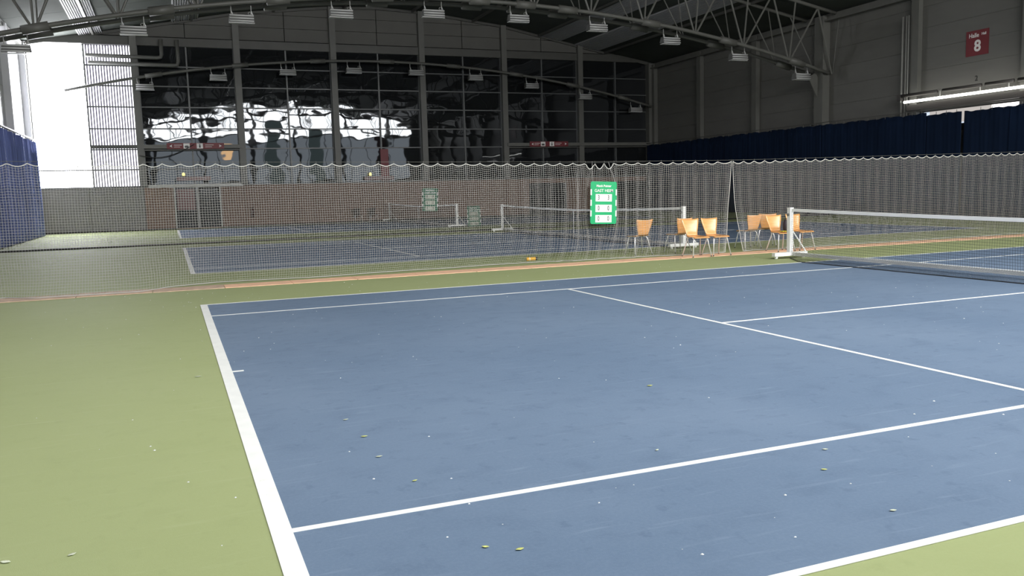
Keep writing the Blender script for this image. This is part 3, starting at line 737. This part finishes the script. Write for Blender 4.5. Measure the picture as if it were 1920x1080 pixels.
# ------------------------------------------------------------------ left wall
wl = empty('wall_left', (XL, 20, 0), 'left wall of pale panels and columns, lit by the white bay', kind='structure')
for c, d in zip([YF]+COLY, COLY+[YB]):
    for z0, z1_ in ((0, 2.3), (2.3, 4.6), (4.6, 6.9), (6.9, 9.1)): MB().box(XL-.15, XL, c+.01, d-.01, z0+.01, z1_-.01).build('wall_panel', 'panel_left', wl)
for y in COLY: MB().box(XL, XL+.3, y-.2, y+.2, 0, 9.7).build('column', 'panel_left', wl)
MB().box(XL-.25, XL-.18, YF, YB, 0, 9.2).build('backing', 'gap', wl)
MB().box(XL-.15, XL, YF, YB, 9.1, 9.2).build('sill', 'mullion', wl)
wn = empty('window_10', (XL, 36, 9.4), 'thin bright slot of daylight along the top of the left wall', kind='structure')
for c, d in zip(COLY[5:], COLY[6:]): MB().box(XL-.12, XL-.08, c+.15, d-.15, 9.2, 9.6).build('pane', 'day_side', wn)
MB().box(XL-.15, XL, YF, 25.7, 9.2, 10).build('upper_panel', 'panel_left', wl); MB().box(XL-.15, XL, 25.7, YB, 9.6, 10).build('upper_panel', 'panel_left', wl)
# ------------------------------------------------------------------ front wall behind the camera (gives the light and the reflections)
wf = empty('wall_front', (XC, YF, 0), 'front wall with a high band of windows', kind='structure')
for a, b_ in zip(COLX, COLX[1:]): MB().box(a+.01, b_-.01, YF-.15, YF, 0, 3.3).build('wall_panel', 'greywall', wf)
MB().box(XL-.2, -1.9, YF-.15, YF, 3.3, 13).build('wall_panel', 'greywall', wf)
MB().box(27.9, XR+.2, YF-.15, YF, 3.3, 13).build('wall_panel', 'greywall', wf)
for X in COLX: MB().box(X-.17, X+.17, YF, YF+.3, 0, roofz(X)-.1).build('column', 'steel_dark', wf)
for X in (11.5, 16.6): MB().box(X-.8, X+.8, YF-.05, YF+.05, 3.3, 9.7).build('dim_glow_panel', 'dim_glow', wf)  # dark doors with an added dim glow for the reflection
MB().box(23.9, 24.9, YF-.05, YF+.05, 3.3, 8.12).build('red_panel', 'signred', wf)
MB().box(-1.9, 27.9, YF-.1, YF+.12, 8.15, 8.35).build('transom', 'steel_dark', wf)
MB().box(XL-.2, XR+.2, YF-.3, YF-.26, 0, 13.2).build('backing', 'gap', wf)
wn = empty('window_11', (13, YF, 7.6), 'high band of bright daylight windows behind the viewer', kind='structure')
xs = [-1.9+29.8*k/12 for k in range(13)]
for a, b_ in zip(xs, xs[1:]):
    mb = MB(); p = [(a+.05, 8.38), (b_-.05, 8.38), (b_-.05, roofz(b_)-.14), (a+.05, roofz(a)-.14)]
    mb.v = [(x, YF-.06, z) for x, z in p]; mb.f = [(3, 2, 1, 0)]; mb.build('pane', 'day_high', wn)
wn = empty('window_12', (13, YF, 3.3), 'wall panels with an added glow below the high window band behind the viewer', kind='structure')
for a, b_ in zip(xs, xs[1:]):
    MB().box(a+.05, b_-.05, YF-.12, YF-.08, 3.32, 8.12).build('pane', 'low_panel_glow', wn)
MB().box(6.1, 7.1, YF-.04, YF-.02, 5.7, 7.3).build('warm_glow_panel', 'warm', wn)  # added glowing panel, mirrored in the glazing as a warm lamp's orange patch
# ------------------------------------------------------------------ blue curtains
def bcurtain(X, y0, y1, side, label, seed, zt=4.42):
    rn = random.Random(seed); ph = rn.uniform(0, 6); r = empty('blue_curtain', (X, (y0+y1)/2, 0), label, 'curtain', 'blue backdrop curtains on the %s wall' % side)
    n = int((y1-y0)/.06)
    A = .12 if side == 'left' else .014
    def fn(i, j):
        y = y0+(y1-y0)*i/n; v = j/8
        x = X+A*sin(y*2*pi/.55+ph+.8*sin(y*1.9))*(.35+.65*v)+A*.5*sin(y*2*pi/.21+ph)
        z = (zt+.02*sin(y*3.3+ph)-.03*max(0, sin(y*9+ph)))*(1-v)+.03
        return (x, y+.06*sin(y*5+ph)*v, z)
    mb = MB(); mb.grid(fn, n, 8, .01 if side == 'left' else -.01); mb.build('cloth', 'bluecloth' if side == 'right' else 'bluecloth_lit', r, True)
    mb = MB()
    for k in range(int((y1-y0)/.5)): mb.tube([(X, y0+.25+k*.5, zt-.03), (X, y0+.25+k*.5, zt+.12)], .012, 5)
    mb.build('hanging_loops', 'steel', r)['kind'] = 'stuff'
seg = [(15.0, 20.75), (20.76, 22.75), (22.87, 24.6), (24.61, 30.9), (30.91, 36.6), (36.61, 41.9), (41.91, 47.3)]
ztr = [4.29, 4.27, 4.28, 4.36, 4.38, 4.38, 4.36]
rl = ['blue curtain at the right edge of view under the tube lamp', 'narrow blue curtain under the left half of the bright window band', 'short blue curtain piece by the left end of the tube lamp',
      'blue curtain on the right wall between the tube lamp and the truss column', 'blue curtain on the right wall just beyond the truss column', 'dark blue curtain on the far part of the right wall', 'darkest blue curtain in the far right corner']
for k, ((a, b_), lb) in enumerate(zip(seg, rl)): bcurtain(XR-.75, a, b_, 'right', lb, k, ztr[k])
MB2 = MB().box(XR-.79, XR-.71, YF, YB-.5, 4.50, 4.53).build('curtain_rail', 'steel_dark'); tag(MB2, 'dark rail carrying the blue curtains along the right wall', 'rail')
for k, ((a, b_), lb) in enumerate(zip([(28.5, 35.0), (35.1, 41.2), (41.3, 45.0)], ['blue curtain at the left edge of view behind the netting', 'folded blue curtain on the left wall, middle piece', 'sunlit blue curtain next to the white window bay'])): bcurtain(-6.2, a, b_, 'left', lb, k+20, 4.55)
cr = MB().box(-6.24, -6.16, YF, YB-.5, 4.66, 4.72).build('curtain_rail', 'steel_dark'); tag(cr, 'dark rail carrying the blue curtains along the left wall', 'rail')
# ------------------------------------------------------------------ litter on the floor
def leaf(x, y, L_, a, m, zb):
    mb = MB(); n = 6
    def fn(i, j):
        t = i/n; w_ = L_*.28*sin(pi*min(.97, max(.05, t))); v = (j-1)
        lx = (t-.5)*L_; ly = w_*v; z = zb+.003+.25*abs(v)*w_+.15*L_*abs(t-.5)
        return (x+lx*cos(a)-ly*sin(a), y+lx*sin(a)+ly*cos(a), z)
    mb.grid(fn, n, 2, -.0008); return mb.build('leaf', m, None, True)
LV = [(.75, 2.80, .045, 'leaf', 'yellow petal on the blue court, upper one of two left of centre'), (.82, 1.81, .032, 'leaf', 'yellow petal on the blue court just above the near sideline'),
 (.87, .81, .035, 'leaf', 'yellow-green leaf near the bottom edge, the left of two below the near sideline'), (1.0, .72, .04, 'leaf', 'yellow-green leaf near the bottom edge, the right of two below the near sideline'),
 (3.14, 3.15, .05, 'leaf', 'yellow petal in the middle of the near blue court'), (2.93, .96, .035, 'leaf', 'yellow-green petal below the near sideline at right'),
 (-.2, 5.41, .06, 'leafpale', 'pale petal on the green floor left of the centre mark'), (.72, 3.28, .04, 'leafpale', 'pale petal on the blue court near the baseline'),
 (.74, 2.33, .04, 'leafpale', 'pale curled petal on the blue court between two yellow petals'), (-1.13, 1.6, .05, 'leafpale', 'pale petal at the lower left corner on the green floor'),
 (-.86, 1.56, .04, 'leafpale', 'pale petal on the green floor right of the corner petal'), (.04, 2.21, .03, 'leafpale', 'tiny petal touching the outer edge of the baseline'),
 (2.3, 1.68, .03, 'leafpale', 'tiny pale petal above the near sideline at centre'), (3.19, 1.24, .035, 'leafpale', 'tiny white petal under the near sideline at right'),
 (2.8, .35, .035, 'leafpale', 'white petal just above the near doubles line')]
for x, y, L_, m, lb in LV: tag(leaf(x, y, L_, random.uniform(-.6, .6), m, .005 if x > .1 else 0), lb, 'leaf', 'petals and leaves on the floor')
mb = MB()
spots = [(3.5, .75), (1.58, 1.07), (.55, 6.49), (1.77, 5.17), (1.48, 6.48), (2.9, .73), (2.24, .53), (.62, 1.95), (.98, 1.35)]
rn = random.Random(3)
for k in range(520):
    x = rn.uniform(-5, 20); y = rn.uniform(-.3, 13.2) if rn.random() < .85 else rn.uniform(11, 13.2)
    spots.append((x, y))
for (x, y) in spots:
    s_ = rn.uniform(.004, .012); a = rn.uniform(0, pi); zb = .006 if (.0 < x < 23.8 and 0 < y < 10.97) else .001
    n = len(mb.v); pts = [(x+s_*cos(a+q)*rn.uniform(.5, 1), y+s_*sin(a+q)*rn.uniform(.5, 1), zb) for q in (0, 1.3, 2.6, 3.9, 5.1)]
    mb.v += pts+[(x, y, zb+s_*.5)]; mb.f += [(n+i, n+(i+1) % 5, n+5) for i in range(5)]
tag(mb.build('lint', 'lint'), 'tiny white bits of lint scattered over the floor', 'litter', kind='stuff')
